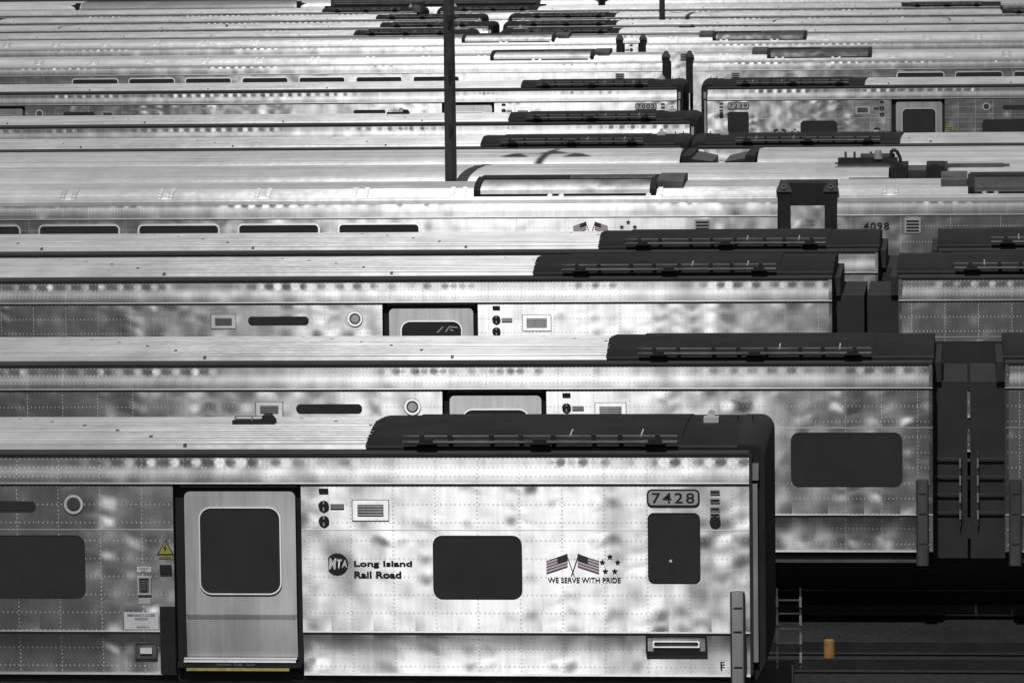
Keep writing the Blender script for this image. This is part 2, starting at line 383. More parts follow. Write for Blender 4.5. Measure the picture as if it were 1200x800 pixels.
def make_emu(d):
    """d=+1: cab end towards +X; d=-1: cab end towards -X"""
    root = empty('railcar')
    F0 = -1.6
    def xs(u0, u1):                 # metres from the cab end -> local x range
        a, b = d*(HL-u0), d*(HL-u1); return (min(a, b), max(a, b))
    def X(u): return d*(HL-u)
    doors = [(5.29, 6.82), (25.9-6.82, 25.9-5.36)]
    # ---- body: riveted side sheets around the doorways, plain far side, ends
    mb = MB(); sk = MB(); cuts = [0]+[q for dd in doors for q in dd]+[25.9]
    for k in range(0, 6, 2):
        a, b = xs(cuts[k], cuts[k+1]); mb.box(a, b, F0, F0+.078, 1.60, 3.37); sk.prism([(F0+.002, 1.598), (F0+.016, 1.545), (F0+.030, 1.49), (F0+.043, 1.43), (F0+.052, 1.37), (F0+.056, 1.31), (F0+.056, 1.20), (F0+.053, 1.09), (F0+.078, 1.09), (F0+.078, 1.598)], a, b)
    mb.box(-HL, HL, 1.53, 1.6, 1.09, 3.37)
    body = mb.build('body', 'side', root, smooth=False); sk.build('skirt', 'side', root)
    cr = MB()
    for sg in (-1, 1):
        pr = [(1.6, 3.372), (1.6, 3.40), (1.588, 3.455), (1.565, 3.505), (1.538, 3.545), (1.528, 3.60), (1.515, 3.685), (1.40, 3.685), (1.40, 3.372)]
        cr.prism([(sg*a, b) for a, b in pr], -HL, HL)
    cr.build('cantrail', 'cant', root)
    core = MB().box(-HL+.05, HL-.05, -1.52, 1.525, 1.0, 3.37).box(-HL+.05, HL-.05, -1.40, 1.40, 3.37, 3.76)
    core.build('door_recess', 'black', body)
    mo = MB()
    for k in range(0, 6, 2):
        a, b = xs(cuts[k], cuts[k+1])
        for z, h, pj in ((1.597, .014, .008), (2.815, .007, .003)):
            mo.box(a, b, F0-pj, F0, z, z+h)
        mo.box(a, b, F0+.04, F0+.06, 1.075, 1.10)
    mo.box(-HL, HL, F0-.02, F0, 3.366, 3.380)
    mo.build('moulding', 'trim', root)
    sh = MB()
    sh.box(-HL, HL, F0-.004, F0+.02, 3.352, 3.365)
    sh.build('drip_seam', 'rubber', root)
    # ---- roof
    pr = corrugated(); mb = MB(); mb.prism(pr+[(ROOF_W, 3.6), (-ROOF_W, 3.6)], -HL+.1, HL-.1)
    roof = mb.build('roof', 'roof', root, smooth=False)
    g = MB()
    for sg in (-1, 1): g.prism([(sg*1.535, 3.69), (sg*1.535, 3.715), (sg*1.485, 3.762), (sg*1.44, 3.69)], -HL, HL)
    g.build('gutter', 'rubber', root)
    # ---- roof hoods at both ends
    def hood(sgn, cab):
        def hx(a, b): p, q = sgn*(HL-a), sgn*(HL-b); return min(p, q), max(p, q)
        mb = MB()
        def sect(u0, u1, ex, w=1.5, zb=3.70, r0=None):
            n = 20; prof = []
            for k in range(n+1):
                y = -w*math.cos(math.pi*k/n); uu = min(1, abs(y)/w)
                prof.append((y, max(roof_z(y)+.032, 3.78+(ROOF_R+.005+ex)*math.sqrt(max(0, 1-uu*uu))**.85)))
            prof += [(w, zb), (-w, zb)]
            a, b = hx(u0, u1); mb.prism(prof, a, b)
        sect(-.02 if not cab else .1, .80, .005)
        sect(.80, 4.12, .022)
        sect(4.12, 4.52, 0)
        h = mb.build('roof_hood', 'hood', root)
        e = MB(); a, b = hx(4.50, 4.535)
        e.prism([(y_, roof_z(y_)+.03) for y_ in [q*.15-1.44 for q in range(20)]]+[(y_, roof_z(y_)-.03) for y_ in [1.41-q*.15 for q in range(20)]], a, b)
        for k in range(16):      # serrated closing strip where hood meets corrugation
            y = -1.42+k*.19
            a, b = hx(4.52, 4.60-.018*abs(k-8)*.5); e.box(a, b, y, y+.12, roof_z(y+.06)-.01, roof_z(y+.06)+.04)
        e.build('closing_strip', 'black', h)
        rl = MB(); a, b = hx(.84, 4.08)
        rl.box(a, b, -1.56, -1.53, 3.842, 3.868); MB().box(a, b, -1.515, -1.49, 3.912, 3.926).build('grab_rail', 'rail', h)
        rl.build('grab_rail', 'rail', h)
        for k in range(8):
            u = 1.05+k*.40+.05*math.sin(k*2.3); a, b = hx(u, u+.05); MB().box(a, b, -1.555, -1.42, 3.865, 3.935).build('rail_bracket', 'black', h)
        for u in (1.02, 2.38, 3.72):
            a, b = hx(u, u+.16); a2, b2 = hx(u-.04, u+.2); c2 = MB().box(a, b, -1.575, -1.42, 3.845, 3.885); c2.box(a2, b2, -1.58, -1.42, 3.825, 3.846); c2.build('rail_bracket', 'black', h)
        for u in (1.28, 2.12):  # pale strips: sun glints on two hood seams, put in as colour
            a, b = hx(u, u+.016); yy = [-1.22+q*.09 for q in range(6)]
            def hz(y): return 3.78+(ROOF_R+.027)*math.sqrt(max(0, 1-(y/1.5)**2))**.85
            MB().prism([(y, hz(y)+.006) for y in yy]+[(y, hz(y)-.02) for y in yy[::-1]], a, b).build('seam_glint', 'plate', h)
        return h
    hood(d, True); hood(-d, False)
    # ---- cab end: black mask with rounded roof corner
    e = MB(); n = 8; rad = .17
    pts = [(0, 1.0), (0.06, 1.0), (.20, 1.25), (.20, 3.925-rad)]
    for k in range(n+1):
        a = R(90*k/n); pts.append((.20-rad+rad*math.cos(a), 3.925-rad+rad*math.sin(a)))
    pts += [(-.15, 3.925), (-.15, 3.7), (0, 3.7)]
    # profile in x-z, extruded over the width with a crowned top
    ys = [-1.5, -1.44, -1.2, -.6, 0, .6, 1.2, 1.44, 1.5]; vs = []
    for y in ys:
        dz = (roof_z(y, 0)-roof_z(0, 0)); kx = 1-.10*(abs(y)/1.5)**4
        for (px_, pz_) in pts:
            zz = pz_+(dz*(.95) if pz_ > 3.5 else 0); vs.append((d*(HL+px_*kx), y, zz))
    m_ = len(pts); fs = []
    for i in range(len(ys)-1):
        for k in range(m_): fs.append((i*m_+k, i*m_+(k+1) % m_, (i+1)*m_+(k+1) % m_, (i+1)*m_+k))
    fs += [tuple(range(m_)), tuple(range((len(ys)-1)*m_, len(ys)*m_))]
    e.add(vs, fs); ce = e.build('cab_mask', 'black', root)
    a, b = sorted((d*(HL+.035), d*(HL+.095)))
    MB().box(a, b, -1.56, -1.50, 1.25, 3.36).build('corner_post', 'post', root)
    a, b = sorted((d*(HL-.0), d*(HL+.035)))
    MB().box(a, b, -1.585, -1.4, 1.1, 3.70).build('corner_seal', 'rubber', root)
    a, b = sorted((d*(HL+.03), d*(HL+.11)))
    MB().box(a, b, -1.56, -1.5, 3.40, 3.60).build('corner_lamp', 'post', root)
    # fin antenna and stubs on cab roof
    fx = d*(HL-.52)
    MB().poly([(fx-.05, 3.975), (fx+.05, 3.975), (fx+.035, 4.04), (fx+.0, 4.06), (fx-.035, 4.04)], -.02, .02).box(fx-.09, fx+.09, -.08, .08, 3.90, 3.976).build('antenna', 'plate', root)
    for u_ in (.2, .02): MB().cyl((d*(HL-u_), 0, 3.93), (d*(HL-u_), 0, 3.99), .012).build('roof_stub', 'black', root)
    # front gate with chains
    gt = MB()
    for z in (1.95, 1.79, 1.61, 1.44): gt.box(*sorted((d*(HL+.30), d*(HL+.60))), -1.38, -1.35, z, z+.014)
    for u in (.30, .575):
        gt.box(*sorted((d*(HL+u), d*(HL+u+.018))), -1.39, -1.36, 1.15, 2.10)
        for k in range(4): MB().box(*sorted((d*(HL+u-.004), d*(HL+u+.024))), -1.405, -1.3901, 1.22+k*.22, 1.34+k*.22).build('gate_marker', 'greyp' if u > .4 else 'gate', root)
    gt.build('end_gate', 'gate', root)
    # blind end: door, diaphragm, gates
    MB().box(*sorted((-d*(HL-.05), -d*(HL+.0))), -1.6, 1.6, 1.09, 3.685).build('end_wall', 'side', root)
    MB().box(*sorted((-d*(HL-.0), -d*(HL+.478))), -1.25, 1.25, .95, 3.42).box(*sorted((-d*(HL+.001), -d*(HL+.12))), -1.3, 1.3, 3.42, 3.70).build('diaphragm', 'rubber', root)
    gt = MB()
    for z in (2.35, 2.10, 1.85, 1.60): gt.box(*sorted((-d*(HL+.02), -d*(HL+.40))), -1.30, -1.28, z, z+.010)
    gt.box(*sorted((-d*(HL+.37), -d*(HL+.385))), -1.31, -1.27, 1.4, 2.45)
    for k in range(4): MB().box(*sorted((-d*(HL+.366), -d*(HL+.389))), -1.325, -1.3101, 1.50+k*.24, 1.63+k*.24).build('gate_marker', 'greyp', root)
    gt.build('end_gate', 'gate', root)
    # ---- posts at car corners (lower steel channels)
    for e_, uu in ((d, 0), (-d, 0)):
        a, b = sorted((e_*(HL-.08), e_*(HL-.20)))
        z1 = 2.10
        p = MB().box(a, b, F0-.05, F0-.002, .9, z1).box(a-.01, a+.004, F0-.054, F0-.002, .9, z1).build('corner_channel', 'post', root)
        MB().box(a-.03, a-.012, F0-.05, F0-.001, .9, z1-.01).box(b+.001, b+.02, F0-.05, F0-.001, .9, z1-.01).build('channel_seal', 'rubber', p)
        for z in (1.62, 1.9, 1.2): MB().box(a+.01, b-.01, F0-.058, F0-.05, z, z+.012).build('bolt_row', 'rubber', p)
    # ---- doors
    for (u0, u1) in doors:
        a, b = xs(u0, u1)
        dl = MB(); dl.rrect(a+(.13 if u0 < 9 else .10), b-.075, 1.72, 3.27, .07, F0+.035, F0+.08); da, db = a+(.13 if u0 < 9 else .10), b-.075; dl.prism([(F0+.035, 1.80), (F0+.035, 1.735), (F0+.075, 1.29), (F0+.09, 1.29), (F0+.09, 1.80)], da, db)
        dr = dl.build('door', 'door', root)
        wa, wb = (a+.315, b-.265) if u0 < 9 else (a+.29, b-.26)
        MB().rrect(wa, wb, 2.055, 3.07, .13, F0+.028, F0+.05).build('door_window', 'glass', dr)
        MB().rframe(wa, wb, 2.055, 3.07, .13, .016, F0+.02, F0+.05).build('window_frame', 'trim', dr)
        MB().box(a+.1, b-.08, F0+.0, F0+.07, 1.27, 1.285).box(a+.1, b-.09, F0-.02, F0+.06, 1.235, 1.262).build('kick_plate', 'trim', dr)
        MB().box(a+.13, b-.17, F0-.03, F0+.05, 1.135, 1.165).build('door_step', 'tread', dr)
        MB().box(a+.02, b-.02, F0-.01, F0+.06, 1.17, 1.23).build('threshold', 'black', dr)
        MB().box(a+.08, b-.05, F0+.03, F0+.06, 3.315, 3.355).build('door_header', 'post', dr)
        for wd_, wx, ww in (('WATCH', -.17, .17), ('THE', 0, .10), ('GAP', .15, .11)): text(wd_, (a+b)/2-.02+wx, F0-.012, 1.195, .024, 'greyp', dr, width=ww, name='step_lettering')
    # ---- big windows
    def window(u0, u1, z0=2.02, z1=2.74, r=.1):
        a, b = xs(u0, u1)
        wd = MB().rrect(a, b, z0, z1, r, F0-.008, F0+.02).build('window', 'glass', root)
        MB().rframe(a, b, z0, z1, r, .012, F0-.011, F0+.02).build('window_gasket', 'rubber', wd)
    window(2.69, 3.72); window(.59, 1.18, 2.21, 3.01, .06); window(25.9-1.95, 25.9-.43)
    for k in range(5): window(7.9+k*2.13, 9.43+k*2.13)
    # ---- slot windows, round vents, square vents
    def slot(u0, u1):
        a, b = xs(u0, u1); MB().rrect(a, b, 3.035, 3.16, .06, F0-.008, F0+.02).build('slot_window', 'glass', root)
    slot(8.47, 9.4); slot(25.9-8.88, 25.9-7.95)
    for u in (8.01, 25.9-7.24):
        c = (X(u), 3.12)
        q = MB().ring(c, .085, .115, F0-.012, F0).build('round_vent', 'trim', root)
        MB().ring(c, .115, .121, F0-.008, F0).build('vent_edge', 'under', q)
        MB().ring(c, .0, .062, F0-.012, F0).build('vent_cap', 'post', q)
        MB().ring(c, .064, .084, F0-.004, F0).build('vent_gasket', 'under', q)
    def sqvent(u0, u1, z0, z1):
        a, b = xs(u0, u1)
        q = MB().rframe(a+.06, b-.06, z0+.05, z1-.05, .005, .055, F0-.005, F0).build('side_vent', 'trim2', root)
        MB().rframe(a, b, z0, z1, .005, .006, F0-.0055, F0).build('vent_edge', 'under', q)
        MB().box(a+.06, b-.06, F0-.004, F0, z0+.05, z1-.05).build('vent_recess', 'greyp', q)
        g_ = MB(); vent_grille(g_, a+.065, b-.065, z0+.055, z1-.055, F0-.002, 4); g_.build('vent_louvre', 'post', q)
    sqvent(4.25, 4.68, 2.93, 3.17); sqvent(25.9-4.68, 25.9-4.25, 2.93, 3.17); sqvent(25.9-9.45, 25.9-9.07, 2.98, 3.19)
    # indicator lamps beside doors
    for u, sg in ((5.02, 1), (25.9-5.08, -1)):
        x = X(u)
        MB().box(x-.055, x+.055, F0-.02, F0, 3.27, 3.31).build('marker_plate', 'ink', root)
        for z in (3.105, 2.925):
            q = MB().ring((x, z), 0, .062, F0-.015, F0, 20).build('marker_lamp', 'ink', root)
            MB().box(x-.008, x+.008, F0-.02, F0-.01, z+.02, z+.06).box(x-.008, x+.008, F0-.02, F0-.01, z-.06, z-.02).build('lamp_bar', 'plate', q)
        gl = MB(); vent_grille(gl, min(x+d*sg*.08, x+d*sg*.24), max(x+d*sg*.08, x+d*sg*.24), 3.07, 3.13, F0, 4); gl.build('louvre', 'post', root)
    x = X(.40)
    for z in (3.27, 3.17, 3.07, 3.00):
        q = MB().rrect(x-.058, x+.058, z-.028, z+.028, .01, F0-.012, F0).build('status_lamp', 'plate', root)
        MB().box(x-.05, x+.05, F0-.018, F0-.012, z-.012, z+.012).build('lamp_lens', 'ink', q)
    MB().ring((x, 2.915), 0, .065, F0-.015, F0, 20).build('marker_lamp', 'ink', root)
    # number board (digits are added per car)
    a, b = xs(.58, 1.20)
    nb = MB().rrect(a, b, 3.095, 3.30, .06, F0-.010, F0).build('number_board', 'ink', root)
    MB().rrect(a+.02, b-.02, 3.115, 3.28, .045, F0-.013, F0).build('board_face', 'plate', nb)
    # logo and name
    lx = X(4.87)
    circ = [(lx+.13*math.cos(2*math.pi*k/40), 2.41+.13*math.sin(2*math.pi*k/40)) for k in range(40)]
    lg = MB().poly([p for p in circ if p[0] > lx-.115], F0-.006, F0).build('round_logo', 'ink', root)
    for ch, dx, hh, dz in (('M', -.052, .135, -.062), ('T', .030, .11, -.05), ('A', .088, .09, -.04)):
        text(ch, lx+dx-.003, F0-.008, 2.41+dz, hh, 'white', lg, width={'M': .092, 'T': .062, 'A': .066}[ch], bold=.035, name='logo_letter', shear=.15)
    tx = lx+.20
    text('Long Island', tx, F0-.006, 2.365, .088, 'ink', root, width=.69, bold=.03, name='name_lettering', align='LEFT')
    text('Rail Road', tx, F0-.006, 2.245, .082, 'ink', root, width=.56, bold=.03, name='name_lettering', align='LEFT')
    # flags, stars, motto
    fx = X(2.08)
    flag(root, fx-.03, 2.34, -1, F0); flag(root, fx+.03, 2.34, 1, F0)
    stc = (fx+.44, 2.41)
    for k in range(5):
        a_ = R(90+72*k); star(root, stc[0]+.095*math.cos(a_), stc[1]+.095*math.sin(a_), .038, F0)
    text('WE SERVE WITH PRIDE', fx+.135, F0-.006, 2.195, .062, 'ink', root, width=.86, bold=.012, name='motto_lettering')
    # handle box and letter
    a, b = xs(.50, 1.24)
    hb = MB().rframe(a+.03, b-.03, 1.38, 1.55, .01, .02, F0+.01, F0+.075).build('step_recess', 'ink', root)
    MB().box(a+.03, b-.03, F0+.03, F0+.07, 1.38, 1.55).build('recess_back', 'post', hb)
    MB().rframe(a+.11, b-.11, 1.44, 1.49, .02, .015, F0-.0, F0+.03).build('step_bar', 'trim', hb)
    text('F', X(.33), F0+.037, 1.17, .085, 'ink', root, bold=.02, name='end_letter')
    # things beside the cab-side door
    def bxu(name, u0, u1, z0, z1, mat, yy=-.012, par=root):
        a, b = xs(u0, u1); return MB().box(a, b, F0+yy, F0, z0, z1).build(name, mat, par)
    bxu('sill_cover', 6.82, 7.0, 1.09, 1.90, 'black', -.015)
    cx = X(6.92)
    tr = MB().poly([(cx-.10, 2.52), (cx+.10, 2.52), (cx, 2.70)], F0-.006, F0).build('warning_sign', 'ink', root)
    MB().poly([(cx-.082, 2.53), (cx+.082, 2.53), (cx, 2.68)], F0-.009, F0).build('sign_face', 'yellow', tr)
    MB().poly([(cx-.012, 2.55), (cx+.02, 2.60), (cx+.0, 2.60), (cx+.012, 2.66), (cx-.024, 2.595), (cx-.002, 2.595)], F0-.012, F0-.009).build('sign_bolt', 'ink', tr)
    MB().box(cx-.085, cx+.085, F0-.006, F0, 2.47, 2.505).build('sign_caption', 'yellow', tr)
    text('DANGER', cx, F0-.009, 2.477, .022, 'ink', tr, width=.14, name='sign_lettering')
    MB().box(cx-.07, cx+.07, F0-.02, F0, 2.29, 2.40).build('sensor_box', 'ink', root)
    ix = X(7.18)
    q = MB().rframe(ix-.06, ix+.06, 2.06, 2.24, .01, .02, F0-.02, F0).build('crew_switch', 'plate', root)
    MB().box(ix-.06, ix+.06, F0-.008, F0, 2.06, 2.24).build('switch_back', 'under', q)
    MB().box(ix-.04, ix+.03, F0-.02, F0-.008, 2.09, 2.20).build('switch_flap', 'post', q)
    MB().box(ix-.085, ix+.085, F0-.004, F0, 2.31, 2.375).build('small_notice', 'paper', root)
    text('CREW\nKEY', ix, F0-.006, 2.315, .05, 'canton', root, width=.12, name='notice_lettering')
    MB().box(ix-.07, ix+.07, F0-.004, F0, 1.93, 2.0).build('small_plate', 'plate', root)
    a, b = xs(7.02, 7.43)
    q = MB().box(a, b, F0-.004, F0, 1.625, 1.83).build('emergency_notice', 'paper', root)
    cxm = (a+b)/2
    text('EMERGENCY ACCESS\nWINDOW', cxm, F0-.006, 1.735, .075, 'canton', q, width=.33, bold=.01, name='notice_lettering')
    text('KNOCK IN', cxm+.02, F0-.006, 1.64, .026, 'canton', q, width=.15, bold=.01, name='notice_lettering')
    a, b = xs(7.05, 7.32)
    q = MB().rframe(a+.02, b-.02, 1.29, 1.45, .01, .02, F0+.03, F0+.078).build('jack_pocket', 'under', root)
    MB().box(a+.02, b-.02, F0+.04, F0+.075, 1.29, 1.45).build('pocket_back', 'post', q)
    MB().box(a+.07, b-.06, F0+.02, F0+.04, 1.33, 1.40).build('pocket_latch', 'trim', q)
    # ---- underframe, trucks
    un = MB().box(-HL+.1, HL-.1, -1.5, 1.5, .92, 1.085)
    un.build('sill', 'under', root)
    eq = MB(); xx = -8.2
    for wdt in (1.6, 2.2, .9, 1.4, 2.6, 1.1, 1.8, 1.3):
        eq.box(xx, xx+wdt, -1.38, 1.38, .32+random.uniform(0, .12), .92); xx += wdt+.28
    eq.build('underfloor_equipment', 'under', root)
    for tx_ in (-8.95-.0, 8.95):
        tk = MB().box(tx_-1.75, tx_+1.75, -1.18, -1.02, .48, .72).box(tx_-1.75, tx_+1.75, 1.02, 1.18, .48, .72).box(tx_-.35, tx_+.35, -1.1, 1.1, .40, .9)
        tk = tk.build('truck', 'under', root)
        for ax in (-1.3, 1.3):
            for sy in (-1, 1):
                MB().cyl((tx_+ax, sy*.70, .46), (tx_+ax, sy*.84, .46), .46, 28).cyl((tx_+ax, sy*.84, .46), (tx_+ax, sy*1.1, .46), .13, 14).build('wheel', 'copper', tk)
    # coupler
    for e_ in (1, -1): MB().box(*sorted((e_*(HL-.2), e_*(HL+.45))), -.18, .18, .72, .98).build('coupler', 'under', root)
    return root

def star(parent, cx, cz, r, F0):
    pts = []
    for k in range(10):
        a = R(90+36*k); q = r if k % 2 == 0 else r*.42; pts.append((cx+q*math.cos(a), cz+q*math.sin(a)))
    c = [(cx, F0-.007, cz)]+[(p[0], F0-.007, p[1]) for p in pts]
    return MB().add(c, [(0, 1+k, 1+(k+1) % 10) for k in range(10)]).build('star_emblem', 'ink', parent)
def flag(parent, x, z, sg, F0):
    # staff leaning inward, flag flying outward and drooping
    def P(a, b):    # a along the fly, b up the hoist
        return (x+sg*(a+.03), z+.10+b-.33*a)
    st = MB().poly([(x-sg*.05, z-.06), (x-sg*.042, z-.065), (x+sg*.045+.004, z+.20), (x+sg*.045-.004, z+.20)], F0-.008, F0-.001).build('flag_emblem', 'ink', parent)
    for mat, sel, nm in (('stripe', 0, 'flag_red_stripes'), ('white', 1, 'flag_white_stripes')):
        mb = MB(); H = .155
        for k in range(9):
            if k % 2 != sel: continue
            b0, b1 = k*H/9-.06, (k+1)*H/9-.06
            mb.poly([P(.0, b0), P(.25, b0), P(.25, b1), P(.0, b1)], F0-.005, F0-.001)
        mb.build(nm, mat, st)
    MB().poly([P(.0, .016), P(.12, .016), P(.12, .097), P(.0, .097)], F0-.008, F0-.005).build('flag_canton', 'canton', st)

PROTO = {1: make_emu(1), -1: make_emu(-1)}
used = {1: 0, -1: 0}
EXTRA = ('number_board', 'round_logo', 'name_lettering', 'motto_lettering', 'flag_emblem', 'star_emblem')
def emu(d, Y, x_end, base, label, end='right', number=None, rows_group='electric railcars with black roof hoods'):
    """x_end: world x of the visible end; end: which end of the car that is"""
    if used[d] == 0: r = PROTO[d]; used[d] = 1
    else: r = dup(PROTO[d])
    r.location = (x_end-HL if end == 'right' else x_end+HL, Y+1.6, base)
    tag(r, label, 'railcar', rows_group)
    if number:
        NUM.append((r, d, number))
    return r
NUM = []
def add_numbers():
    for r, d, number in NUM:
        nb = [c for c in r.children if c.name.startswith('number_board')][0]
        a, b = sorted((d*(HL-.58), d*(HL-1.20)))
        text(number, (a+b)/2, -1.6-.016, 3.135, .125, 'ink', nb, width=.50, bold=.012, name='digits', spacing=1.25)

# ------------------------------------------------------------------ setting: ground, banks, tracks
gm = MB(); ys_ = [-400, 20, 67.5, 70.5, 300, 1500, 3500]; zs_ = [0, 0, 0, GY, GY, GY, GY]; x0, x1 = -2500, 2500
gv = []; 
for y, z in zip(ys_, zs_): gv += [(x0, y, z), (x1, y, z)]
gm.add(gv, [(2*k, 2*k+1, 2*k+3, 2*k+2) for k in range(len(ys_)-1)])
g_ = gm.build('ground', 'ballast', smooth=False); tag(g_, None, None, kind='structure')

# ------------------------------------------------------------------ rows
prof_emu = [(y+1.6, roof_z(y)+.016) for y in [i*.05-1.45 for i in range(59)]]
YR = {}
YR[1] = hitZ(600, 533.5, 3.69).y-.07
YR[2] = hitZ(600, 428, 3.69).y-.07
YR[3] = hitZ(600, 328.5, 3.69+GY).y-.07
YR[4] = hitZ(600, 297.5, 3.69+GY).y-.07
YR[8] = crest_solve(prof_emu, GY, 159.5)
YR[9] = hitZ(600, 146, 3.69+GY).y-.07
YR[10] = hitZ(600, 106, 3.69+GY).y-.07
for r_, c_ in ((13, 34.5), (14, 25.5), (15, 16.5), (16, 8), (17, -1)): YR[r_] = crest_solve(prof_emu, GY, c_)
def XE(row, px, py): return hitY(px, py, YR[row]).x
emu(1, YR[1], XE(1, 878, 600), 0, 'nearest steel railcar, numbered 7428, with crossed flags and black cab end', number='7428')
emu(-1, YR[2], XE(2, 1093, 540), 0, 'steel railcar directly behind the nearest one, with a wide dark window at its right end')
emu(1, YR[2], XE(2, 1178, 540), 0, 'steel car end at the right edge, across the gap from the wide dark end window', end='left')
emu(-1, YR[3], XE(3, 975, 370), GY, 'steel railcar in the third row, door window marked by two white scratches')
emu(1, YR[3], XE(3, 1053, 370), GY, 'steel railcar at right of the third row, mostly riveted side below a black hood', end='left')
emu(-1, YR[4], XE(4, 1029, 310), GY, 'long roof just behind the third row, its side hidden, black hood under the vented coaches')
emu(1, YR[4], XE(4, 1100, 310), GY, 'black hooded roof at the right edge just below the coach numbered 4098', end='left')
emu(1, YR[8], XE(8, 797, 170), GY, 'railcar roof with rounded black cab hood, directly behind the two plain roofs with lamp shadows')
emu(-1, YR[8], XE(8, 818, 170), GY, 'railcar roof with rounded black hood directly below the car numbered 7239', end='left')
emu(1, YR[9], XE(9, 808, 155), GY, 'railcar directly in front of number 7002, only a thin strip of its side showing')
emu(1, YR[10], XE(10, 793, 120), GY, 'steel railcar numbered 7002, its door crossed by the tall dark pole', number='7002')
emu(-1, YR[10], XE(10, 829, 120), GY, 'steel railcar numbered 7239, with a closed door and dark windows in view', end='left', number='7239')
emu(1, YR[13], XE(13, 548, 40), GY, 'far railcar roof right behind the farther fluted coaches, left of the black gap')
emu(-1, YR[13], XE(13, 590, 40), GY, 'far railcar roof right behind the farther fluted coaches, right of the black gap', end='left')
emu(1, YR[14], XE(14, 572, 30), GY, 'fourth railcar roof from the far edge, left of the dark central gap')
emu(-1, YR[14], XE(14, 594, 30), GY, 'fourth railcar roof from the far edge, right of the dark central gap', end='left')
emu(1, YR[15], XE(15, 560, 22), GY, 'third railcar roof from the far edge, left of the dark central gap')
emu(-1, YR[15], XE(15, 600, 22), GY, 'third railcar roof from the far edge, right of the dark central gap', end='left')
emu(1, YR[16], XE(16, 490, 14), GY, 'second railcar roof from the far edge, left of the dark central gap')
emu(-1, YR[16], XE(16, 516, 14), GY, 'second railcar roof from the far edge, right of the dark central gap', end='left')
add_numbers()

